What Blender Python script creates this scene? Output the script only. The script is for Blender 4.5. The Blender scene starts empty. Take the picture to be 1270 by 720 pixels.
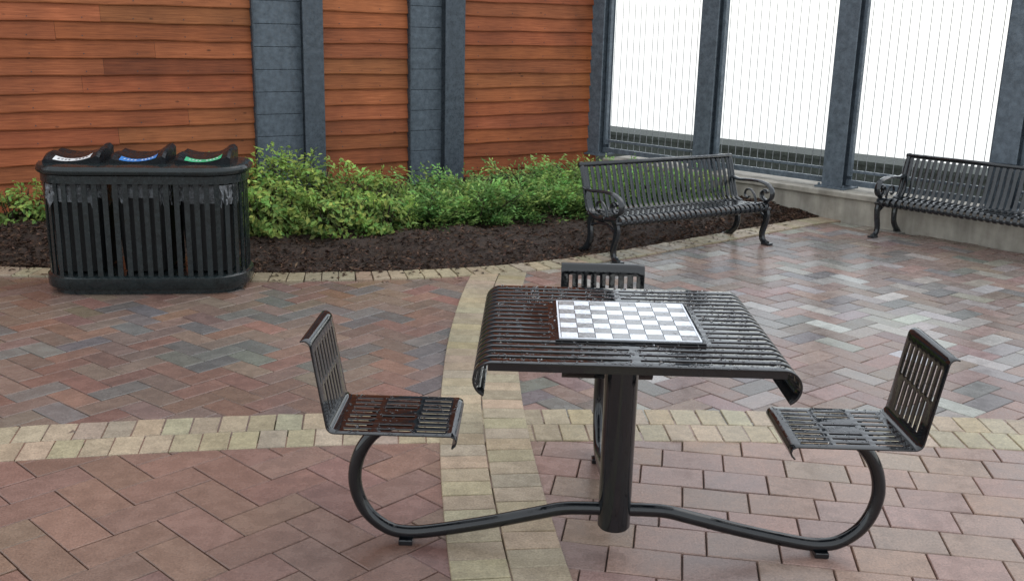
import bpy, math, random
import numpy as np
from mathutils import Vector, Matrix
random.seed(7); rng=np.random.default_rng(7)
sc=bpy.context.scene
H_CAM=1.62

# ------------------------------------------------------------ helpers
def mesh_obj(name, verts, faces, mat=None, parent=None, smooth=False, cols=None, mats=None, fmat=None):
    me=bpy.data.meshes.new(name)
    me.from_pydata([tuple(map(float,v)) for v in verts],[],[tuple(int(i) for i in f) for f in faces])
    if cols is not None:
        ca=me.color_attributes.new(name='col',type='FLOAT_COLOR',domain='POINT')
        c=np.ones((len(verts),4),dtype=np.float32); c[:,:3]=np.asarray(cols)[:,:3]
        ca.data.foreach_set('color',c.ravel())
    if mats:
        for m in mats: me.materials.append(m)
        if fmat is not None: me.polygons.foreach_set('material_index',np.asarray(fmat,dtype=np.int32))
    elif mat: me.materials.append(mat)
    if smooth: me.polygons.foreach_set('use_smooth',np.ones(len(me.polygons),dtype=bool))
    me.update()
    ob=bpy.data.objects.new(name,me); sc.collection.objects.link(ob)
    if parent: ob.parent=parent
    return ob
def empty(name,loc=(0,0,0),rz=0):
    e=bpy.data.objects.new(name,None); sc.collection.objects.link(e)
    e.location=loc; e.rotation_euler=(0,0,rz); e.empty_display_size=.2
    return e
class MB:
    """mesh builder"""
    def __init__(s): s.v=[];s.f=[];s.c=[]
    def add(s,v,f,c=None):
        o=len(s.v); s.v+= [tuple(p) for p in v]; s.f+=[tuple(i+o for i in q) for q in f]
        if c is not None: s.c+=[c]*len(v)
    def box(s,cx,cy,cz,sx,sy,sz,rz=0,c=None,M=None):
        hx,hy,hz=sx/2,sy/2,sz/2
        vs=[(-hx,-hy,-hz),(hx,-hy,-hz),(hx,hy,-hz),(-hx,hy,-hz),(-hx,-hy,hz),(hx,-hy,hz),(hx,hy,hz),(-hx,hy,hz)]
        ca,sa=math.cos(rz),math.sin(rz)
        if M is not None: vs=[tuple(M@Vector(p)) for p in vs]
        vs=[(cx+x*ca-y*sa,cy+x*sa+y*ca,cz+z) for x,y,z in vs]
        s.add(vs,[(0,3,2,1),(4,5,6,7),(0,1,5,4),(1,2,6,5),(2,3,7,6),(3,0,4,7)],c)
    def sweep(s,path,bn,ra,rb,n=12,cap=True):
        """planar path; bn=plane normal; ra radius in plane, rb radius along bn (scalars or lists)"""
        P=[Vector(p) for p in path]; bn=Vector(bn).normalized(); N=len(P); vs=[]
        for i,p in enumerate(P):
            t=(P[min(i+1,N-1)]-P[max(i-1,0)]).normalized(); nn=bn.cross(t).normalized()
            a=ra[i] if hasattr(ra,'__len__') else ra; b=rb[i] if hasattr(rb,'__len__') else rb
            for k in range(n):
                an=2*math.pi*k/n
                vs.append(tuple(p+nn*(a*math.cos(an))+bn*(b*math.sin(an))))
        fs=[]
        for i in range(N-1):
            for k in range(n):
                k2=(k+1)%n; fs.append((i*n+k,i*n+k2,(i+1)*n+k2,(i+1)*n+k))
        if cap:
            fs.append(tuple(reversed(range(n)))); fs.append(tuple((N-1)*n+k for k in range(n)))
        s.add(vs,fs)
    def cyl(s,x,y,z0,z1,r,n=24,r2=None):
        r2=r if r2 is None else r2
        vs=[(x+r*math.cos(2*math.pi*k/n),y+r*math.sin(2*math.pi*k/n),z0) for k in range(n)]+[(x+r2*math.cos(2*math.pi*k/n),y+r2*math.sin(2*math.pi*k/n),z1) for k in range(n)]
        fs=[(k,(k+1)%n,n+(k+1)%n,n+k) for k in range(n)]+[tuple(reversed(range(n))),tuple(range(n,2*n))]
        s.add(vs,fs)
    def obj(s,name,mat,parent=None,smooth=False,bevel=0,autosmooth=False):
        ob=mesh_obj(name,s.v,s.f,mat,parent,smooth,cols=s.c if s.c else None)
        if bevel:
            b=ob.modifiers.new('bevel','BEVEL'); b.width=bevel; b.segments=2; b.limit_method='ANGLE'
        if autosmooth: shade_auto(ob)
        return ob
def shade_auto(ob,ang=40):
    me=ob.data
    me.polygons.foreach_set('use_smooth',np.ones(len(me.polygons),dtype=bool))
    try: me.set_sharp_from_angle(angle=math.radians(ang))
    except Exception: pass
def catmull(pts,k=8):
    P=[np.array(p,float) for p in pts]; P=[2*P[0]-P[1]]+P+[2*P[-1]-P[-2]]; out=[]
    for i in range(1,len(P)-2):
        for j in range(k):
            t=j/k; p0,p1,p2,p3=P[i-1:i+3]
            out.append(.5*((2*p1)+(-p0+p2)*t+(2*p0-5*p1+4*p2-p3)*t*t+(-p0+3*p1-3*p2+p3)*t**3))
    out.append(P[-2]); return out

# ------------------------------------------------------------ materials
def newmat(name):
    m=bpy.data.materials.new(name); m.use_nodes=True; nt=m.node_tree; b=nt.nodes['Principled BSDF']; return m,nt,b
def N(nt,t,**k):
    n=nt.nodes.new(t)
    for a,v in k.items():
        if a in n.inputs: n.inputs[a].default_value=v
        else: setattr(n,a,v)
    return n
def ramp(nt,fac,stops):
    r=nt.nodes.new('ShaderNodeValToRGB'); nt.links.new(fac,r.inputs[0])
    els=r.color_ramp.elements
    while len(els)<len(stops): els.new(.5)
    for e,(p,c) in zip(els,stops):
        e.position=p; e.color=(c,c,c,1) if not hasattr(c,'__len__') else (*c,1)
    return r.outputs[0]
def mixc(nt,a,b,fac,mode='MIX'):
    m=nt.nodes.new('ShaderNodeMix'); m.data_type='RGBA'; m.blend_type=mode
    for sock,val in ((m.inputs[0],fac),(m.inputs[6],a),(m.inputs[7],b)):
        if isinstance(val,bpy.types.NodeSocket): nt.links.new(val,sock)
        elif hasattr(val,'__len__'): sock.default_value=(*val,1)
        else: sock.default_value=val
    return m.outputs[2]
def noise(nt,scale,detail=4,vec=None,rough=.6):
    n=N(nt,'ShaderNodeTexNoise'); n.inputs['Scale'].default_value=scale; n.inputs['Detail'].default_value=detail; n.inputs['Roughness'].default_value=rough
    if vec is None:
        tc=nt.nodes.new('ShaderNodeTexCoord'); vec=tc.outputs['Object']
    nt.links.new(vec,n.inputs['Vector']); return n.outputs[0]
def bump(nt,b,h,strength,dist):
    bp=nt.nodes.new('ShaderNodeBump'); bp.inputs['Strength'].default_value=strength; bp.inputs['Distance'].default_value=dist
    nt.links.new(h,bp.inputs['Height']); nt.links.new(bp.outputs[0],b.inputs['Normal'])
def metal_paint(name,col,rough=.3,wet=True,bs=.15,spec=.5):
    m,nt,b=newmat(name)
    n=noise(nt,18,3)
    c=mixc(nt,col,[x*1.7+(.001 if wet else .004) for x in col],ramp(nt,n,[(.35,0),(.75,1)]))
    nt.links.new(c,b.inputs['Base Color'])
    nt.links.new(ramp(nt,noise(nt,45,2),[(.42,rough*.3),(.62,rough*1.3)]),b.inputs['Roughness'])
    b.inputs['Specular IOR Level'].default_value=spec
    bump(nt,b,noise(nt,90,1),bs if wet else .1,.002)
    return m
M_black=metal_paint('black_wet_metal',(.0035,.004,.005),.13,True,.08,.65)
M_tube=metal_paint('tube_metal',(.0035,.0045,.006),.18,True,.05,.6)
M_bench=metal_paint('bench_metal',(.010,.0125,.015),.2,True,.07,.65)
M_bin=metal_paint('bin_metal',(.009,.0135,.0145),.3,True,.06,.45)
M_steel=metal_paint('steel_blue_grey',(.085,.105,.125),.6,False,spec=.3)
M_steel_d=metal_paint('steel_dark_grey',(.035,.045,.055),.6,False,spec=.3)

def paver_mat(name,wet=.6):
    m,nt,b=newmat(name)
    at=nt.nodes.new('ShaderNodeAttribute'); at.attribute_name='col'
    fine=noise(nt,140,3); big=noise(nt,1.1,3); mid=noise(nt,14,3)
    c=mixc(nt,at.outputs['Color'],ramp(nt,fine,[(.3,.68),(.7,1.25)]),1.0,'MULTIPLY')
    c=mixc(nt,c,ramp(nt,big,[(.35,.84),(.65,1.12)]),1.0,'MULTIPLY')
    c=mixc(nt,c,ramp(nt,mid,[(.35,.87),(.65,1.1)]),1.0,'MULTIPLY')
    nt.links.new(c,b.inputs['Base Color'])
    b.inputs['Roughness'].default_value=.6
    nt.links.new(ramp(nt,big,[(.35,wet),(.62,wet*.65)]),b.inputs['Coat Weight'])
    nt.links.new(ramp(nt,mid,[(.3,.14),(.7,.38)]),b.inputs['Coat Roughness'])
    bump(nt,b,fine,.5,.003)
    return m
M_paver=paver_mat('wet_paver',.7); M_tan=paver_mat('tan_paver',.35)
def simple(name,col,rough=.7,nscale=20,var=.35,bmp=.3,bd=.01):
    m,nt,b=newmat(name); n=noise(nt,nscale,5)
    c=mixc(nt,[x*(1-var) for x in col],[x*(1+var) for x in col],ramp(nt,n,[(.3,0),(.7,1)]))
    nt.links.new(c,b.inputs['Base Color']); b.inputs['Roughness'].default_value=rough
    if bmp: bump(nt,b,n,bmp,bd)
    return m
M_joint=simple('joint_sand',(.105,.078,.062),.8,60)
def conc_mat():
    m,nt,b=newmat('concrete'); n=noise(nt,9,6)
    tc=nt.nodes.new('ShaderNodeTexCoord'); mp=nt.nodes.new('ShaderNodeMapping'); mp.inputs['Scale'].default_value=(3.0,3.0,.35); nt.links.new(tc.outputs['Object'],mp.inputs[0])
    st=noise(nt,2.2,4,mp.outputs[0])
    c=mixc(nt,(.31,.285,.24),(.45,.42,.36),ramp(nt,n,[(.3,0),(.7,1)]))
    c=mixc(nt,c,ramp(nt,st,[(.35,.70),(.6,1.05)]),1.0,'MULTIPLY')
    nt.links.new(c,b.inputs['Base Color']); b.inputs['Roughness'].default_value=.65; bump(nt,b,n,.3,.006); return m
M_conc=conc_mat()
M_soil=simple('mulch',(.034,.019,.012),.8,35,.6,.9,.03)
def attr_mat(name,rough=.6,trans=0,coat=0,spec=.5):
    m,nt,b=newmat(name); at=nt.nodes.new('ShaderNodeAttribute'); at.attribute_name='col'
    nt.links.new(at.outputs['Color'],b.inputs['Base Color']); b.inputs['Roughness'].default_value=rough
    b.inputs['Specular IOR Level'].default_value=spec
    if trans:
        tr=nt.nodes.new('ShaderNodeBsdfTranslucent'); nt.links.new(at.outputs['Color'],tr.inputs[0])
        mx=nt.nodes.new('ShaderNodeMixShader'); mx.inputs[0].default_value=trans
        out=nt.nodes['Material Output']; nt.links.new(b.outputs[0],mx.inputs[1]); nt.links.new(tr.outputs[0],mx.inputs[2]); nt.links.new(mx.outputs[0],out.inputs[0])
    return m
M_leaf=attr_mat('leaves',.5,.35,spec=.3); M_chip=attr_mat('bark_chips',.75,0,spec=.25)
# wood siding
def wood_mat():
    m,nt,b=newmat('stained_wood'); at=nt.nodes.new('ShaderNodeAttribute'); at.attribute_name='col'
    tc=nt.nodes.new('ShaderNodeTexCoord'); mp=nt.nodes.new('ShaderNodeMapping'); mp.inputs['Scale'].default_value=(1.0,1,26)
    nt.links.new(tc.outputs['Object'],mp.inputs[0])
    g=noise(nt,3.2,7,mp.outputs[0],.72)
    mp2=nt.nodes.new('ShaderNodeMapping'); mp2.inputs['Scale'].default_value=(1,1,2.2); nt.links.new(tc.outputs['Object'],mp2.inputs[0])
    vo=nt.nodes.new('ShaderNodeTexVoronoi'); vo.inputs['Scale'].default_value=3.6; nt.links.new(mp2.outputs[0],vo.inputs['Vector'])
    knot=ramp(nt,vo.outputs['Distance'],[(.0,.10),(.05,.35),(.09,1.0)])
    c=mixc(nt,at.outputs['Color'],ramp(nt,g,[(.25,(.42,.37,.34)),(.5,(.95,.92,.9)),(.75,(1.35,1.45,1.6))]),1.0,'MULTIPLY')
    c=mixc(nt,c,knot,.8,'MULTIPLY')
    blot=noise(nt,1.4,3)
    c=mixc(nt,c,ramp(nt,blot,[(.3,.62),(.7,1.22)]),1.0,'MULTIPLY')
    nt.links.new(c,b.inputs['Base Color']); b.inputs['Roughness'].default_value=.6; b.inputs['Specular IOR Level'].default_value=.3
    bump(nt,b,g,.45,.006)
    return m
M_wood=wood_mat()

# ------------------------------------------------------------ ground & pavers
g=MB(); 
terr=[(-30,-30,0),(26,-30,0),(26,-15.0,0),(2.8,9.3,0),(.95,11.25,0),(.95,13,0),(-30,13,0)]
g.add([(x,y,-.014) for x,y,z in terr],[tuple(range(len(terr)))])
g.obj('ground',M_joint)

PW=.003
def brick(mb,cx,cy,L,W,ang,z,c,h=.014):
    ca,sa=math.cos(ang),math.sin(ang); out=[]
    tilt=random.gauss(0,.0012); tz=random.gauss(0,.0007)
    for (ins,zz) in ((0.0,-h),(.001,-.003),(.0035,0)):
        for sx,sy in ((-1,-1),(1,-1),(1,1),(-1,1)):
            x=sx*(L/2-PW/2-ins); y=sy*(W/2-PW/2-ins)
            out.append((cx+x*ca-y*sa,cy+x*sa+y*ca,z+zz+(tilt*sx+tz)*(1 if zz>-h else 0)))
    fs=[(8,9,10,11)]
    for o in (0,4):
        for k in range(4):
            k2=(k+1)%4; fs.append((o+k,o+k2,o+4+k2,o+4+k))
    mb.add(out,fs,c)
def jit(c,s=.14):
    f=1+random.gauss(0,s); return tuple(max(.01,x*f*(1+random.gauss(0,.04))) for x in c)
RED=(.195,.108,.080); BRN=(.185,.125,.098); GRY=(.142,.128,.119); PINK=(.27,.172,.138); LGR=(.25,.222,.20); ROSE=(.215,.135,.109); SKY_SHEEN=(.35,.33,.31)
def vband_x(y): return -.335+18-math.sqrt(max(0,18**2-(y-5.2)**2))+.185   # centre line
def hband_y(x): return -10.3+math.sqrt(max(0,14.5**2-(x-1.3)**2))-.175
def front(x):   # planter bed front edge
    pts=[(-9,6.75),(-6,6.55),(-3.39,6.42),(-1.68,6.42),(-.74,6.58),(0,6.84),(.56,7.2),(1.53,8.02),(2.9,9.2)]
    xs=[p[0] for p in pts]; ys=[p[1] for p in pts]
    return float(np.mean([np.interp(x+d,xs,ys) for d in np.linspace(-.35,.35,9)]))
def ledge_y(x): return 9.10-1.044*(x-2.8)
def zone(x,y):
    if y>front(x)-.1 and x<2.9: return None
    if y>ledge_y(x)-.0: return None
    right=x>vband_x(y); upper=y>hband_y(x)
    return ('U' if upper else 'L')+('R' if right else 'L')
pv=MB()
def herring(a,ang,ox,oy,want):
    R=int(14/a)
    ca,sa=math.cos(ang),math.sin(ang)
    for i in range(-R,R):
        for j in range(-R,R):
            d=(i-j)%4
            if d==0: cx,cy,an=(i+1)*a,(j+.5)*a,ang
            elif d==3: cx,cy,an=(i+.5)*a,(j+1)*a,ang+math.pi/2
            else: continue
            X=ox+cx*ca-cy*sa; Y=oy+cx*sa+cy*ca
            if X<-6.5 or X>6 or Y<-.5 or Y>9.6: continue
            zn=zone(X,Y)
            if zn not in want: continue
            r=random.random()
            # blend batches: patches of greyer brick
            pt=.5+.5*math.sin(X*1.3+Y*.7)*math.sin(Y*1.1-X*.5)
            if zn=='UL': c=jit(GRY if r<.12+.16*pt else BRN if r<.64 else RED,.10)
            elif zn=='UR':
                dd=((X-2.2)/1.3)**2+((Y-5.6)/.75)**2  # cluster of near-white bricks: sky reflection on wet paving, painted into brick colour
                c=jit(SKY_SHEEN if random.random()<.34*math.exp(-dd) else GRY if r<.10+.12*pt else LGR if r<.34 else ROSE if r<.7 else BRN,.09)
            else: c=jit(RED if r<.6 else (.21,.118,.088),.06)
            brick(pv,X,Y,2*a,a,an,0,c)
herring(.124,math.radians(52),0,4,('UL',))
herring(.124,math.radians(38),0,4,('UR',))
herring(.15,math.radians(47),0,3,('LL',))
# running bond, near right
ang=math.radians(-9); ca,sa=math.cos(ang),math.sin(ang); L,W=.235,.165
for r in range(-30,40):
    for k in range(-30,40):
        lx=(k+(r%3)/3.0)*L; ly=r*W; X=lx*ca-ly*sa; Y=2.6+lx*sa+ly*ca
        if X<-1 or X>6 or Y<-.5 or Y>5: continue
        if zone(X,Y)!='LR': continue
        brick(pv,X,Y,L,W,ang,0,jit(PINK if random.random()<.7 else (.25,.165,.135),.05))
pv.obj('pavement',M_paver)
# tan bands
def tan_c(): return jit((.36,.295,.20) if random.random()<.8 else (.325,.265,.18),.06)
tb=MB()
R0=14.5-.175
for row,off in ((-1,0),(1,.5)):
    n=int(2*math.pi*(R0)/.112); 
    for k in range(n):
        a=2*math.pi*(k+off)/n; rr=R0+row*.0875; X=1.3+rr*math.cos(a); Y=-10.3+rr*math.sin(a)
        if Y<1.2 or X<-6.5 or X>6.5: continue
        brick(tb,X,Y,.112,.175,a-math.pi/2,.004,tan_c(),.018)
for row,off in ((-1,0),(1,.5)):
    R1=18-.185; n=int(2*math.pi*R1/.112)
    for k in range(n):
        a=2*math.pi*(k+off)/n; rr=R1-row*.0925; X=-.335+18+rr*math.cos(a); Y=5.2+rr*math.sin(a)
        if Y<-.5 or Y>6.72 or X>5: continue
        brick(tb,X,Y,.185,.112,a,.0085,tan_c(),.022)
x=-6.5
while x<2.82:
    y=front(x); dy=(front(x+.02)-front(x-.02))/.04; a=math.atan(dy); step=.108*math.cos(a)
    brick(tb,x+math.sin(a)*.1,y-.10*math.cos(a)+.04,.108,.21,a,.013,tan_c(),.027)
    x+=step
tb.obj('paver_border',M_tan)

# ------------------------------------------------------------ mulch bed
def wall_y(x): return 10.82+.68*x
def back(x): return min(wall_y(x),ledge_y(x)+.02)
nu,nv=260,70; V=[];F=[]
xs=np.linspace(-8,2.86,nu)
def mz(x,y): return .03*math.sin(3.1*x+1.7*y)*math.sin(2.3*y-1.1*x)+.012*math.sin(13*x+5*y)+.01*math.sin(17*y-9*x)
for i,x in enumerate(xs):
    f=front(x)+.1; bk=max(back(x),f+.02)
    for j in range(nv):
        t=j/(nv-1); y=f+(bk-f)*t; V.append((x,y,.0+.09*min(1,t*5*(bk-f)/3)+(mz(x,y)+random.gauss(0,.004))*min(1,t*12)))
for i in range(nu-1):
    for j in range(nv-1):
        F.append((i*nv+j,(i+1)*nv+j,(i+1)*nv+j+1,i*nv+j+1))
mulch=empty('mulch_bed')
mesh_obj('soil',V,F,M_soil,mulch,True)
ch=MB()
def chip(x,y,z,flat=1):
    l=random.uniform(.008,.028); w=random.uniform(.004,.010); a=random.uniform(0,6.28); e=random.gauss(0,.3)*flat
    dx,dy,dz=math.cos(a)*l,math.sin(a)*l,math.sin(e)*l; px,py=-math.sin(a)*w,math.cos(a)*w; pz=random.gauss(0,.004)*flat
    s=random.random(); c=jit((.06,.032,.020) if s<.6 else (.03,.018,.012) if s<.88 else (.12,.07,.045),.25)
    ch.add([(x-dx,y-dy,z-dz),(x+px,y+py,z+pz+.004),(x+dx,y+dy,z+dz),(x-px,y-py,z-pz+.004)],[(0,1,2,3)],c)
for _ in range(26000):
    x=random.uniform(-5.2,2.8); f=front(x)+.06; bk=max(back(x),f+.05); y=f+(bk-f)*random.random()**1.5
    t=(y-f)/(bk-f+1e-6); z=.09*min(1,t*5*(bk-f)/3)+mz(x,y)*min(1,t*12)+random.uniform(.0,.010)
    chip(x,y,z)
for _ in range(420):
    x=random.uniform(-4.5,2.5); chip(x,front(x)+.08-random.expovariate(9),.017,.1)
ch.obj('bark_chips',M_chip,mulch)

# ------------------------------------------------------------ timber wall (local x along wall, y=into wall, z)
WA=math.atan2(.68,1.0); wall=empty('wooden_wall',(-4.05,8.066,0),WA)
bd=MB(); BH=.142
secs=[(-4.5,2.025),(2.677,3.591),(4.19,5.98)]
for a0,a1 in secs:
    for r in range(32):
        z=.02+r*BH; s=a0
        while s<a1-.01:
            e=min(a1,s+random.uniform(1.6,3.4)); 
            if a1-e<.5: e=a1
            c=jit((.35,.104,.036),.12)
            z1=z+BH; m_=max(2,int((e-s)/.12)); vs=[];fs=[]
            ph=random.uniform(0,9)
            for q in range(m_+1):
                xx=s+.001+(e-s-.002)*q/m_; wv=.0035*math.sin(xx*2.3+ph)+.0025*math.sin(xx*7.1+ph*3)+random.gauss(0,.0008)
                vs+=[(xx,.015,z+wv+.006),(xx,-.028,z+wv+.001),(xx,-.030,z+wv+.009),(xx,-.006,z1+.012)]
            for q in range(m_):
                for k in range(3): fs.append((q*4+k,(q+1)*4+k,(q+1)*4+k+1,q*4+k+1))
            bd.add(vs,fs,c); s=e
bd.obj('siding_boards',M_wood,wall)
nl=MB()
for a0,a1 in secs:
    s=a0+.2
    while s<a1:
        for r in range(32): nl.box(s+random.gauss(0,.006),-.026,.02+r*BH+.035,.008,.006,.008)
        s+=.41
nl.obj('nail_heads',M_steel_d,wall)
bk_=MB(); bk_.box(.7,.13,2.3,10.6,.2,4.6); bk_.obj('wall_core',M_steel_d,wall)
pn=MB()
for a0,a1 in ((2.035,2.50),(3.60,3.98)):
    z=.0
    while z<4.5:
        pn.box((a0+a1)/2,.012,z+.1,(a1-a0),.03,.197); z+=.2
pn.obj('grey_panels',M_steel,wall,bevel=.004)
cl=MB()
for a0,a1 in ((2.475,2.672),(3.962,4.185)):
    cx=(a0+a1)/2; w=a1-a0
    cl.box(cx,-.105,2.3,w,.014,4.6); cl.box(cx,-.045,2.3,.012,.105,4.6); cl.box(cx,.012,2.3,w,.014,4.6)
cl.obj('steel_columns',metal_paint('column_paint',(.055,.068,.082),.6,False,spec=.3),wall,bevel=.002)
tr=MB()
for s in (2.028,2.674,3.593,4.188): tr.box(s,-.035,2.3,.012,.06,4.6)
tr.obj('edge_trim',M_steel_d,wall)

# ------------------------------------------------------------ ledge + fence
FA=math.atan2(-1.044,1.0); fd=Vector((math.cos(FA),math.sin(FA))); fn=Vector((-fd.y,fd.x)) # fn points outwards (away)
rw=MB()
p0=Vector((.97,ledge_y(.97))); Lw=9.0
mid=p0+fd*Lw/2+fn*.30
rw.box(mid.x,mid.y,.10,Lw,.60,.24,rz=FA)
mid2=p0+fd*Lw/2+fn*.29
rw.box(mid2.x,mid2.y,.245,Lw,.64,.05,rz=FA)
rw.obj('retaining_wall',M_conc,bevel=.008)
fence=empty('metal_fence',(.916,11.36,.27),FA)
sp=1.475
po=MB(); ra=MB(); rd=MB()
for k in range(0,6):
    x=k*sp
    po.box(x,-.085,1.6,.20,.016,3.2); po.box(x,.085,1.6,.20,.016,3.2); po.box(x,0,1.6,.014,.154,3.2)
    po.box(x,0,.008,.30,.26,.016)
    for bx in (-.12,.12): po.cyl(x+bx,-.10,.016,.04,.012,8)
for k in range(0,5):
    a=k*sp+.102; b=(k+1)*sp-.102; m=(a+b)/2; w=b-a
    ra.box(m,0,.06,w,.04,.05); ra.box(m,0,.165,w,.03,.022); ra.box(m,0,2.9,w,.04,.04)
    for xx in (a+.02,b-.02): ra.box(xx,0,1.5,.03,.045,2.76)
    n=15
    for i in range(1,n):
        xx=a+w*i/n; bow=random.gauss(0,.005)
        rd.sweep([(xx,0,.085),(xx+bow,0,.8),(xx+bow*1.6,0,1.5),(xx,0,2.9)],(0,1,0),.0034,.0034,6,False)
po.obj('posts',M_steel,fence,bevel=.002); ra.obj('rails',M_steel,fence); rd.obj('rods',metal_paint('rod_galvanised',(.22,.23,.24),.5,False),fence,True)

# low roof edge outside the fence
def leafcloud(mb,pts,nrm,size,asp,cols):
    n=len(pts); r1=rng.normal(size=(n,3)); nn=nrm/np.linalg.norm(nrm,axis=1,keepdims=True)
    t=np.cross(nn,r1); t/=np.linalg.norm(t,axis=1,keepdims=True); b=np.cross(nn,t)
    s=(size*rng.uniform(.6,1.3,n))[:,None]
    A=pts-t*s; B=pts+b*s*asp+nn*s*.12; C=pts+t*s-nn*s*.2; D=pts-b*s*asp+nn*s*.12
    for i in range(n):
        mb.add([A[i],B[i],C[i],D[i]],[(0,1,2,3)],tuple(cols[i]))
hb=MB()
c0=Vector((.916,11.36))
Lp=15.0; q0=c0+fd*(Lp/2-1.5)+fn*1.05
hb.box(q0.x,q0.y,.16,Lp,.5,.49,rz=FA)
q1=c0+fd*(Lp/2-1.5)+fn*1.04
hb.box(q1.x,q1.y,.4225,Lp+.02,.58,.035,rz=FA)
hb.obj('roof_parapet',simple('dark_parapet',(.05,.060,.052),.8,30,.5,.3,.01),None)

# ------------------------------------------------------------ shrubs
def broad_shrub(name,lobes,nleaf,size,base,shoots=0):
    par=empty(name); mb=MB(); tw=MB()
    tot=sum(l[3]*l[4]*l[5] for l in lobes)
    for (cx,cy,cz,rx,ry,rz) in lobes:
        n=int(nleaf*rx*ry*rz/tot)
        d=rng.normal(size=(n,3)); d/=np.linalg.norm(d,axis=1,keepdims=True); d[:,2]=np.where(d[:,2]<0,d[:,2]*.55,d[:,2])
        lump=1+.20*np.sin(d[:,0]*6+cx*9)*np.sin(d[:,1]*7+cy*5)+.12*np.sin(d[:,2]*11+d[:,0]*9)
        r=(rng.random(n)**.28)*lump*rng.uniform(.85,1.08,n)
        P=np.array([cx,cy,cz])+d*np.array([rx,ry,rz])*r[:,None]
        P[:,2]=np.maximum(P[:,2],.05+.05*rng.random(n))
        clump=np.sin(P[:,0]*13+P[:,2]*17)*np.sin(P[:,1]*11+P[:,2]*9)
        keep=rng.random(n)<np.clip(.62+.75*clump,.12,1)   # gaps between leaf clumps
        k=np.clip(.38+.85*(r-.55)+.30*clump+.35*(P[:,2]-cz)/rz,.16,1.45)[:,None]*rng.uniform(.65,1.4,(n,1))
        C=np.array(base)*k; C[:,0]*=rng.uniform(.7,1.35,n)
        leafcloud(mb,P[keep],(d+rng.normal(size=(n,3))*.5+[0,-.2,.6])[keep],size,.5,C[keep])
        for q in range(14):
            a=random.uniform(0,6.28); e=random.uniform(.3,1.0)
            tip=(cx+math.cos(a)*rx*.85*e,cy+math.sin(a)*ry*.85*e,cz+rz*.75)
            p=Vector((cx+math.cos(a)*.05,cy+math.sin(a)*.05,.03)); 
            md=(Vector(tip)+p)/2+Vector((0,0,-.04))
            bn=(Vector(tip)-p).cross(Vector((0,0,1)))
            if bn.length>1e-3: tw.sweep([p,md,tip],bn,[.007,.005,.002],[.007,.005,.002],5)
    for s in range(shoots):
        l=random.choice(lobes); x=l[0]+random.uniform(-.8,.8)*l[3]; y=l[1]+random.uniform(-.7,.7)*l[4]; z0=l[2]+l[5]*.6; h=random.uniform(.04,.15)*l[5]/.35
        lean=(random.gauss(0,.05),random.gauss(0,.05)); n=22
        t=rng.random(n); P=np.stack([x+lean[0]*t+rng.normal(0,.018,n),y+lean[1]*t+rng.normal(0,.018,n),z0+h*t*1.5],1)
        C=np.array(base)*rng.uniform(1.0,1.6,(n,1)); leafcloud(mb,P,rng.normal(size=(n,3))+[0,0,.5],size*.8,.45,C)
        tw.sweep([(x,y,z0-.1),(x+lean[0],y+lean[1],z0+h*1.4)],(0,1,0),.002,.002,4)
    mb.obj('leaves',M_leaf,par); tw.obj('twigs',M_soil,par)
    return par
YG=(.25,.37,.085)
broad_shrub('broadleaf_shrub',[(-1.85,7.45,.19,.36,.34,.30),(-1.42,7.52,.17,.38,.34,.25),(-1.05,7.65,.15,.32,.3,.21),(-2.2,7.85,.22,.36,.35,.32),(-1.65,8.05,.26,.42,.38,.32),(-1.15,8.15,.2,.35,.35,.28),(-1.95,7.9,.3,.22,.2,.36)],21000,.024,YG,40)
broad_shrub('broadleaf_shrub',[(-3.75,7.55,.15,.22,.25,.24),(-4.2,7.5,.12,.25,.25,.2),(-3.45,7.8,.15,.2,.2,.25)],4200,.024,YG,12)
def juniper(name,centers,nb,base):
    par=empty(name); mb=MB(); tw=MB()
    for (cx,cy,R,Hh) in centers:
        for b in range(nb):
            a=random.uniform(0,6.28); el=random.uniform(.12,1.1); Lb=R*random.uniform(.5,1.15)*(1.0 if el<.8 else .8)
            st=np.array([cx+random.gauss(0,.12)*R*2,cy+random.gauss(0,.12)*R*2,.06])
            dirh=np.array([math.cos(a),math.sin(a),0])
            n=50; t=np.sort(rng.random(n))*.95+.05
            def path(t): 
                return st+dirh*(Lb*math.cos(el)*t)[:,None]+np.array([0,0,1])*(Lb*math.sin(el)*t-(.10*Lb*t**2.5))[:,None]*(Hh/(R*.85))
            c=path(t); side=np.cross(dirh,[0,0,1])
            sgn=rng.choice([-1,1],n); wdt=(.085*(1.1-t)+.012)
            off=rng.random(n)*wdt*sgn
            P=c+side*off[:,None]+np.array([0,0,1])*(rng.normal(0,.018,n)-np.abs(off)*.15)[:,None]+dirh*(np.abs(off)*.6)[:,None]
            tip=P+ (side*sgn[:,None]*.6+dirh*1.0+np.array([0,0,.45])+rng.normal(0,.35,(n,3)))*(.020+.018*rng.random(n))[:,None]
            wv=np.cross(tip-P,rng.normal(size=(n,3))*.6+[0,0,1]); wv=np.cross(wv,tip-P)*.35+wv; wv/=np.linalg.norm(wv,axis=1,keepdims=True)+1e-9; wv*=.0085
            sh=random.uniform(.45,1.35); hue=random.uniform(.75,1.35)
            for i in range(n):
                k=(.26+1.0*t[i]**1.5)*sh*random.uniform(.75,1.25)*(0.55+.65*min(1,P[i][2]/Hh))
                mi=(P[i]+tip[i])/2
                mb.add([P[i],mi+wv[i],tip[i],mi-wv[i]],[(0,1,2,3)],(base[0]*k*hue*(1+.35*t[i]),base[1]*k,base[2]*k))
            if b%4==0:
                tt=np.linspace(0,.8,5); q=path(tt); tw.sweep([tuple(v) for v in q],tuple(side),.004,.004,4,False)
    mb.obj('needles',M_leaf,par); tw.obj('branches',M_soil,par); return par
JG=(.175,.40,.11)
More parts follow.
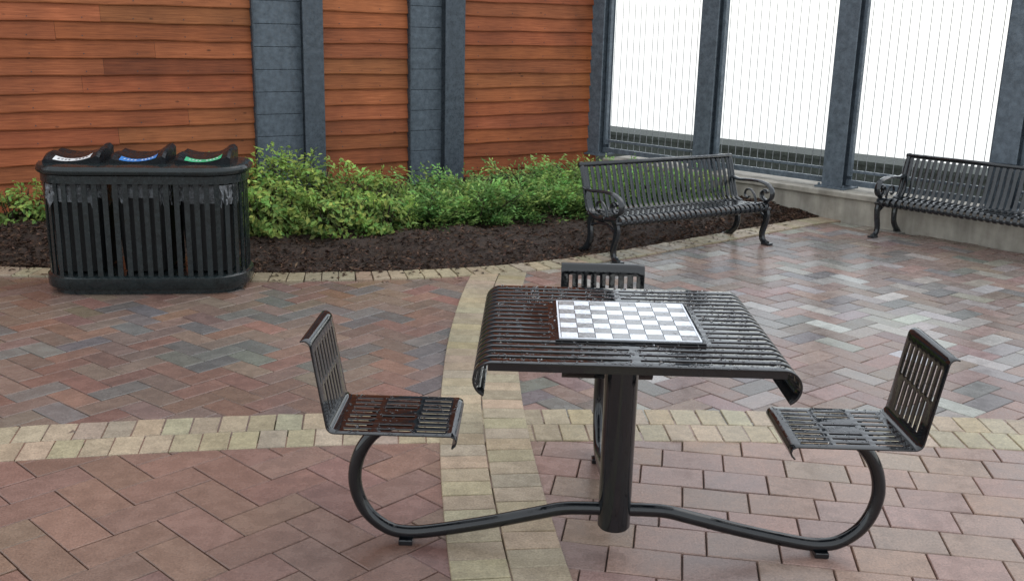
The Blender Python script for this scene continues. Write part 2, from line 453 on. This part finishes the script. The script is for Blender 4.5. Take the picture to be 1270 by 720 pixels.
juniper('juniper_shrub',[(-.75,8.1,.48,.36),(-.30,8.25,.5,.38),(-.55,8.8,.6,.43)],190,JG)
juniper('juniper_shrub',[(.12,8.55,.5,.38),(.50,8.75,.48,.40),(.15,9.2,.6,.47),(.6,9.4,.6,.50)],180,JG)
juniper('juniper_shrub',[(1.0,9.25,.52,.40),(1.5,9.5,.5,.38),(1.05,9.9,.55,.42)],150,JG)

# ------------------------------------------------------------ perforated sheet helper
def sheet(name,prof,sslots,wgrid,hole,mapf,th,mat,parent):
    P=np.array(prof,float); d=np.r_[0,np.cumsum(np.linalg.norm(np.diff(P,axis=0),axis=1))]
    S=sorted(set([round(v,5) for v in d]+[round(v,5) for v in sslots if 0<v<d[-1]]))
    W=sorted(set(round(v,5) for v in wgrid))
    V=[mapf(np.interp(s,d,P[:,0]),np.interp(s,d,P[:,1]),w) for s in S for w in W]
    nw=len(W);F=[]
    for i in range(len(S)-1):
        for j in range(nw-1):
            if hole((S[i]+S[i+1])/2,(W[j]+W[j+1])/2): continue
            F.append((i*nw+j,(i+1)*nw+j,(i+1)*nw+j+1,i*nw+j+1))
    ob=mesh_obj(name,V,F,mat,parent)
    m=ob.modifiers.new('solid','SOLIDIFY'); m.thickness=th; m.offset=0
    bv=ob.modifiers.new('bevel','BEVEL'); bv.width=.0018; bv.segments=2; bv.limit_method='ANGLE'; bv.angle_limit=math.radians(50)
    shade_auto(ob,35)
    return ob,d[-1]
def arc(cx,cz,r,a0,a1,n=10):
    return [(cx+r*math.cos(math.radians(a0+(a1-a0)*i/n)),cz+r*math.sin(math.radians(a0+(a1-a0)*i/n))) for i in range(n+1)]

# ------------------------------------------------------------ chess table
CX,CY=.345,2.95
tab=empty('chess_table',(CX,CY,0),math.radians(-.8))
TZ=.757; R=.048; HW=.437; HD=.415
prof=arc(-(HW-R),TZ-R,R,245,90,14)+arc(HW-R,TZ-R,R,90,-65,14)
arcl=math.pi*R*155/180; flat=2*(HW-R); tot=2*arcl+flat
ns=17; pitch=(2*HD-.05)/ns; wg=[-HD,HD]; slots=[]
for i in range(ns):
    w0=-HD+.025+i*pitch+pitch*.33; w1=w0+pitch*.36; slots.append((w0,w1)); wg+=[w0,w1]
s0=arcl*.42; s1=tot-s0
bs0=tot/2-.232; bs1=tot/2+.232
def hole_t(s,w):
    if not any(a<w<b for a,b in slots): return False
    if s<s0 or s>s1: return False
    if bs0<s<bs1 and abs(w)<.225: return False
    if abs(w)>=.225 and abs(s-tot/2)<.012: return False
    return True
ob,_=sheet('tabletop',prof,[s0,s1,bs0,bs1,tot/2-.012,tot/2+.012],wg,hole_t,lambda a,z,w:(a,w,z),.006,M_black,tab)
sk=MB(); sk.box(0,-HD+.012,TZ-.014,2*(HW-R)+.02,.005,.020); sk.box(0,HD-.012,TZ-.014,2*(HW-R)+.02,.005,.020)
sk.box(0,0,TZ-.02,.62,.05,.028); sk.box(0,0,TZ-.021,.05,.72,.028); sk.cyl(0,0,TZ-.06,TZ-.036,.09)
sk.obj('table_frame',M_black,tab)
ps=MB(); ps.cyl(0,0,.085,TZ-.03,.052,40); ps.cyl(0,0,.078,.086,.047,40); ps.obj('post',M_tube,tab,autosmooth=True)
# board
BS=.396/8
def board_mat(name,col,r):
    m,nt,b=newmat(name); n=noise(nt,30,4)
    nt.links.new(mixc(nt,[x*.85 for x in col],[min(1,x*1.08) for x in col],n),b.inputs['Base Color'])
    nt.links.new(ramp(nt,noise(nt,60,2),[(.4,r),(.6,r+.25)]),b.inputs['Roughness']); return m
MW=board_mat('white_square',(.84,.87,.93),.10); MG=board_mat('grey_square',(.31,.31,.315),.10)
fr=MB(); fr.box(0,0,TZ+.006,.43,.43,.006); fr.obj('board_frame',M_black,tab,bevel=.002)
rim=MB()
for sx,sy,wx,wy in ((0,-.2005,.407,.005),(0,.2005,.407,.005),(-.2015,0,.005,.395),(.2015,0,.005,.395)): rim.box(sx,sy,TZ+.0103,wx,wy,.0026)
rim.obj('board_rim',MW,tab)
for nm,mt,par in (('light_squares',MW,0),('dark_squares',MG,1)):
    q=MB()
    for i in range(8):
        for j in range(8):
            if (i+j)%2==par: q.box((i-3.5)*BS,(j-3.5)*BS,TZ+.0105,BS-.002,BS-.002,.003)
    q.obj(nm,mt,tab)
# seats + arms
sp_=[(.512,.398),(.502,.408),(.498,.420),(.502,.431),(.514,.437)]+[(.86,.437)]+arc(.862,.462,.025,-90,-8,6)+[(.928,.705)]+arc(.948,.702,.02,165,60,6)
sd=np.r_[0,np.cumsum(np.linalg.norm(np.diff(np.array(sp_),axis=0),axis=1))]; SL=sd[-1]
flat0=sd[4]; flat1=sd[5]; b0=sd[12]
HWs=.165; wgs=[-HWs,HWs]; ssl=[]; n=8; pt=(2*HWs-.04)/n
for i in range(n):
    c=-HWs+.02+(i+.5)*pt; ssl.append((c-.0065,c+.0065)); wgs+=[c-.0065,c+.0065]
def hs(s,w):
    idx=[i for i,(a,b) in enumerate(ssl) if a<w<b]
    if not idx: return False
    i=idx[0]
    if flat0+.02<s<flat0+.105: return True
    if flat0+.125<s<flat0+.225: return i in (0,1,6,7) or i%2==0
    if flat0+.245<s<flat1-.02: return True
    if b0+.01<s<b0+.11: return i not in (0,7)
    if b0+.125<s<b0+.225: return True
    return False
sbr=[flat0+.02,flat0+.105,flat0+.125,flat0+.225,flat0+.245,flat1-.02,b0+.01,b0+.11,b0+.125,b0+.225]
arm=catmull([(.0,.138),(.10,.138),(.17,.134),(.25,.115),(.418,.075),(.60,.040),(.68,.036),(.735,.052),(.79,.098),(.822,.16),(.832,.23),(.815,.305),(.775,.368),(.72,.405),(.66,.418)],6)
for i,(an,nm) in enumerate(((180,'seat'),(0,'seat_1'),(90,'seat_2'))):
    dx,dy=round(math.cos(math.radians(an))),round(math.sin(math.radians(an))); px,py=-dy,dx
    sheet(nm,sp_,sbr,wgs,hs,lambda a,z,w:(a*dx+w*px,a*dy+w*py,z),.005,M_black,tab)
    t=MB(); t.sweep([(a*dx,a*dy,z) for a,z in arm],(px,py,0),.0215,.0215,16); t.obj('arm_'+str(i),M_tube,tab,True)
    f=MB(); f.box(.668*dx,.668*dy,.010,.045 if dx else .06,.06 if dx else .045,.018)
    f.cyl(.668*dx,.668*dy,.012,.03,.012,10)
    f.box(.70*dx,.70*dy,.428,.16,.16,.008); f.obj('foot_'+str(i),M_tube,tab,bevel=.003)
# water beads
import bmesh
bm=bmesh.new(); bmesh.ops.create_icosphere(bm,subdivisions=1,radius=1); iv=[tuple(v.co) for v in bm.verts]; iff=[tuple(v.index for v in f.verts) for f in bm.faces]; bm.free()
wm,nt,b=newmat('water_bead'); b.inputs['Base Color'].default_value=(.95,.97,1,1); b.inputs['Roughness'].default_value=.02; b.inputs['Transmission Weight'].default_value=1; b.inputs['IOR'].default_value=1.33
dr=MB()
def drop(x,y,z,r):
    ex=random.uniform(.8,2.2); a=random.uniform(0,3.14)
    dr.add([(x+r*(p[0]*ex*math.cos(a)-p[1]*math.sin(a)),y+r*(p[0]*ex*math.sin(a)+p[1]*math.cos(a)),z+p[2]*r*.55) for p in iv],iff)
for _ in range(1700):
    x=random.uniform(-HW+R,HW-R); y=random.uniform(-HD,HD)
    if hole_t(x+tot/2,y): continue
    onb=abs(x)<.215 and abs(y)<.215
    if onb and random.random()<.8: continue
    drop(x,y,TZ+.0033+(.009 if onb else 0),random.uniform(.0014,.0048)*(.75 if onb else 1))
for dx,dy in ((-1,0),(1,0),(0,1)):
    for _ in range(170):
        r=random.uniform(.515,.86); w=random.uniform(-HWs,HWs)
        if hs(flat0+r-.514,w): continue
        drop(r*dx-w*dy,r*dy+w*dx,.4398,random.uniform(.0014,.0042))
dr.obj('water_beads',wm,tab,True)

# ------------------------------------------------------------ benches
def bench(loc,rz):
    par=empty('park_bench',loc,rz); L=1.53
    prof=catmull([(.035,.262),(.008,.272),(-.004,.296),(.010,.320),(.05,.330),(.14,.318),(.26,.306),(.335,.308),(.375,.335),(.40,.39),(.425,.47),(.452,.56),(.478,.63),(.50,.655)],3)
    sl=MB(); n=29; pitch=(L-.06)/n
    for i in range(n):
        x=.03+(i+.5)*pitch
        sl.sweep([(x,p[0],p[1]) for p in prof],(1,0,0),.0045,.0175,6)
    sl.obj('slats',M_bench,par,autosmooth=True)
    r=MB()
    for (y,z,rr) in ((.012,.285,.013),(.355,.305,.014),(.49,.648,.019),(.17,.300,.012)):
        r.sweep([(.0,y,z),(L,y,z)],(0,0,1),rr,rr,10)
    r.obj('rails',M_bench,par,True)
    e=MB()
    for x in (.02,L-.02):
        back=catmull([(.31,.30),(.37,.325),(.405,.40),(.44,.52),(.475,.62),(.505,.66)],4)
        e.sweep([(x,*p) for p in back],(1,0,0),.016,.020,8)
        e.sweep([(x,*p) for p in catmull([(.02,.31),(.12,.30),(.25,.285),(.34,.30)],4)],(1,0,0),.020,.018,8)
        fl=catmull([(.06,.30),(.022,.25),(.03,.17),(.055,.09),(.045,.035),(.0,.010),(-.015,.010)],5)
        e.sweep([(x,*p) for p in fl],(1,0,0),[.032-.012*i/len(fl) for i in range(len(fl))],.022,8)
        rl=catmull([(.32,.30),(.345,.24),(.335,.16),(.35,.09),(.40,.035),(.445,.012),(.46,.012)],5)
        e.sweep([(x,*p) for p in rl],(1,0,0),[.032-.012*i/len(rl) for i in range(len(rl))],.022,8)
        e.sweep([(x,*p) for p in catmull([(.05,.22),(.13,.255),(.24,.255),(.335,.22)],4)],(1,0,0),.011,.012,8)
        am=catmull([(.435,.49),(.36,.475),(.24,.485),(.12,.488),(.03,.470),(-.015,.425),(-.01,.37),(.04,.345),(.085,.365),(.09,.405),(.06,.425),(.035,.41)],5)
        e.sweep([(x,*p) for p in am],(1,0,0),.012,.026,8)
        e.sweep([(x,*p) for p in catmull([(.02,.345),(.07,.32),(.13,.30)],4)],(1,0,0),.012,.016,8)
        sc_=catmull([(.15,.315),(.17,.37),(.215,.41),(.265,.40),(.275,.36),(.245,.34),(.22,.355)],4)
        e.sweep([(x,*p) for p in sc_],(1,0,0),.008,.012,8)
        for fy in (-.005,.45): e.box(x,fy,.008,.055,.075,.016)
    e.obj('cast_ends',M_bench,par,autosmooth=True)
    return par
def place(cx,cy,rz,lx,ly):
    c,s=math.cos(rz),math.sin(rz); return (cx-lx*c+ly*s,cy-lx*s-ly*c,0)
a1=math.radians(32.3); bench(place(1.27,7.64,a1,.765,.21),a1)
a2=math.radians(-46.2); bench(place(3.155,8.40,a2,.03,.21),a2)

# ------------------------------------------------------------ recycling bin
binp=empty('recycling_bin',(-2.262,6.17,0),math.radians(7)); binp.scale=(.955,1,1)
def rr(hl,hd,r,n=12):
    out=[]
    for cx,cy,a0 in ((hl-r,hd-r,0),(-hl+r,hd-r,90),(-hl+r,-hd+r,180),(hl-r,-hd+r,270)):
        for i in range(n+1):
            a=math.radians(a0+90*i/n); out.append((cx+r*math.cos(a),cy+r*math.sin(a)))
    return out
def prism(mb,levels):
    n=len(levels[0][0]); vs=[(x,y,z) for o,z in levels for x,y in o]; fs=[tuple(reversed(range(n))),tuple((len(levels)-1)*n+k for k in range(n))]
    for l in range(len(levels)-1):
        for k in range(n): fs.append((l*n+k,l*n+(k+1)%n,(l+1)*n+(k+1)%n,(l+1)*n+k))
    mb.add(vs,fs)
HL,HDb,RB=.625,.285,.235
q=MB(); o=lambda d:rr(HL+d,HDb+d,RB+d)
prism(q,[(o(-.03),.0),(o(-.03),.03),(o(.005),.035),(o(.012),.045),(o(.012),.105),(o(.0),.115),(o(-.02),.118)])
prism(q,[(o(-.01),.672),(o(.006),.675),(o(.006),.722),(o(-.01),.725)])
prism(q,[(o(.0),.726),(o(.022),.73),(o(.030),.742),(o(.030),.760),(o(.018),.775),(o(-.02),.782)])
q.obj('shell_bands',M_bin,binp,autosmooth=True)
ol=rr(HL-.01,HDb-.01,RB-.01,24); pts=[Vector(p) for p in ol]; per=[0]
for i in range(len(pts)): per.append(per[-1]+(pts[(i+1)%len(pts)]-pts[i]).length)
ns_=int(per[-1]/.060); s_=MB()
for k in range(ns_):
    t=k/ns_*per[-1]; i=max(j for j in range(len(pts)) if per[j]<=t); d=pts[(i+1)%len(pts)]-pts[i]
    if d.length<1e-6: continue
    p=pts[i]+d.normalized()*(t-per[i]); s_.box(p.x,p.y,.395,.032,.008,.57,rz=math.atan2(d.y,d.x))
s_.obj('vertical_slats',M_bin,binp)
inn=MB(); bag=MB()
for cx in (-.395,0,.395):
    def oo(d): return [(x+cx,y) for x,y in rr(.17+d,.23+d,.08,6)]
    prism(inn,[(oo(-.03),.13),(oo(0),.60),(oo(.0),.66)])
    ring=rr(.18,.245,.09,14); nn_=len(ring); vs=[];fs=[]
    for l in range(5):
        for k,(x,y) in enumerate(ring):
            f=1+random.gauss(0,.018); vs.append((cx+x*f,y*f,.665-l*.026+(random.gauss(0,.02) if l==4 else 0)))
    for l in range(4):
        for k in range(nn_): fs.append((l*nn_+k,l*nn_+(k+1)%nn_,(l+1)*nn_+(k+1)%nn_,(l+1)*nn_+k))
    bag.add(vs,fs)
inn.obj('inner_bins',simple('black_plastic',(.006,.007,.008),.5,20,.3,0),binp)
bag.obj('bin_liners',simple('liner_plastic',(.14,.15,.16),.2,30,.7,.8,.03),binp)
lab=[((.75,.77,.78),'label_white'),((.03,.20,.55),'label_blue'),((.05,.42,.20),'label_green')]
M_hood=metal_paint('hood_plastic',(.006,.008,.010),.45,True,.04,.2)
for i,(cx,(col,nm)) in enumerate(zip((-.405,-.01,.385),lab)):
    hdn=MB(); nx,ny=18,8; hw=.17; vs=[];fs=[]
    def zf(x,y):
        return .782+.010+.026*y+.010*x+.062*abs(x)**2.2*(math.sin(math.pi*min(1,y+.15))**.7 if y<.85 else .6)+(.022*math.exp(-((x-.75)/.22)**2)*y)
    for a in range(nx+1):
        for b_ in range(ny+1):
            x=-1+2*a/nx; y=b_/ny; z=zf(x,y)
            if abs(x)>.93: z-=.02
            vs.append((cx+x*hw,-.19+y*.33,z))
    for a in range(nx):
        for b_ in range(ny):
            k=a*(ny+1)+b_; fs.append((k,k+ny+1,k+ny+2,k+1))
    bd_=[a*(ny+1) for a in range(nx+1)]+[nx*(ny+1)+b_ for b_ in range(1,ny+1)]+[a*(ny+1)+ny for a in range(nx-1,-1,-1)]+[b_ for b_ in range(ny-1,0,-1)]
    base=len(vs)
    for k in bd_: vs.append((vs[k][0],vs[k][1],.780))
    m_=len(bd_)
    for k in range(m_): fs.append((bd_[k],base+k,base+(k+1)%m_,bd_[(k+1)%m_]))
    hdn.add(vs,fs); hdn.obj('hood_%d'%i,M_hood,binp,autosmooth=True)
    lb=MB(); vs=[];fs=[]
    for a in range(9):
        for b_ in range(4):
            x=-.66+1.32*a/8; y=.03+.22*b_/3; vs.append((cx+x*hw,-.19+y*.33,zf(x,y)+.003))
    for a in range(8):
        for b_ in range(3):
            k=a*4+b_; fs.append((k,k+4,k+5,k+1))
    lb.add(vs,fs); lb.obj(nm,simple(nm+'_mat',col,.35,6,.05,0),binp)
    tx=MB()
    for c_ in range(9):
        x=-.5+1.0*c_/8; y=.14
        if c_!=4: tx.box(cx+x*hw,-.19+y*.33,zf(x,y)+.0045,.010,.026,.001)
    tx.obj('lettering_%d'%i,simple('lettering_mat_%d'%i,(.05,.05,.06) if i==0 else (.8,.82,.85),.4,6,.05,0),binp)

# ------------------------------------------------------------ light
w=bpy.data.worlds.new('World'); sc.world=w; w.use_nodes=True; nt=w.node_tree; nt.nodes.clear()
out=nt.nodes.new('ShaderNodeOutputWorld'); sky=nt.nodes.new('ShaderNodeTexSky'); sky.sky_type='NISHITA'; sky.sun_disc=False
sky.sun_elevation=math.radians(50); sky.sun_rotation=math.radians(60)
bg=nt.nodes.new('ShaderNodeBackground'); bg.inputs[1].default_value=.05; nt.links.new(sky.outputs[0],bg.inputs[0])
fog=nt.nodes.new('ShaderNodeBackground'); fog.inputs[0].default_value=(.95,.985,1,1); fog.inputs[1].default_value=1.2
ad=nt.nodes.new('ShaderNodeAddShader'); nt.links.new(bg.outputs[0],ad.inputs[0]); nt.links.new(fog.outputs[0],ad.inputs[1]); nt.links.new(ad.outputs[0],out.inputs[0])
sl=bpy.data.lights.new('sun','SUN'); sl.energy=.5; sl.angle=math.radians(45); sl.color=(1,.985,.96)
so=bpy.data.objects.new('sun',sl); sc.collection.objects.link(so)
el,az=math.radians(50),math.radians(60)
dv=Vector((math.sin(az)*math.cos(el),math.cos(az)*math.cos(el),math.sin(el)))
so.rotation_euler=dv.to_track_quat('Z','Y').to_euler()
sc.view_settings.view_transform='Standard'; sc.view_settings.look='None'; sc.view_settings.exposure=0
# ------------------------------------------------------------ camera
cam=bpy.data.cameras.new('camera'); co=bpy.data.objects.new('camera',cam); sc.collection.objects.link(co); sc.camera=co
cam.sensor_width=36; cam.lens=36*1250/1270; cam.clip_end=500; cam.clip_start=.05
co.matrix_world=Matrix.Translation((0,0,H_CAM))@Matrix.Rotation(math.radians(90-14.6),4,'X')@Matrix.Rotation(.0245,4,'Z')
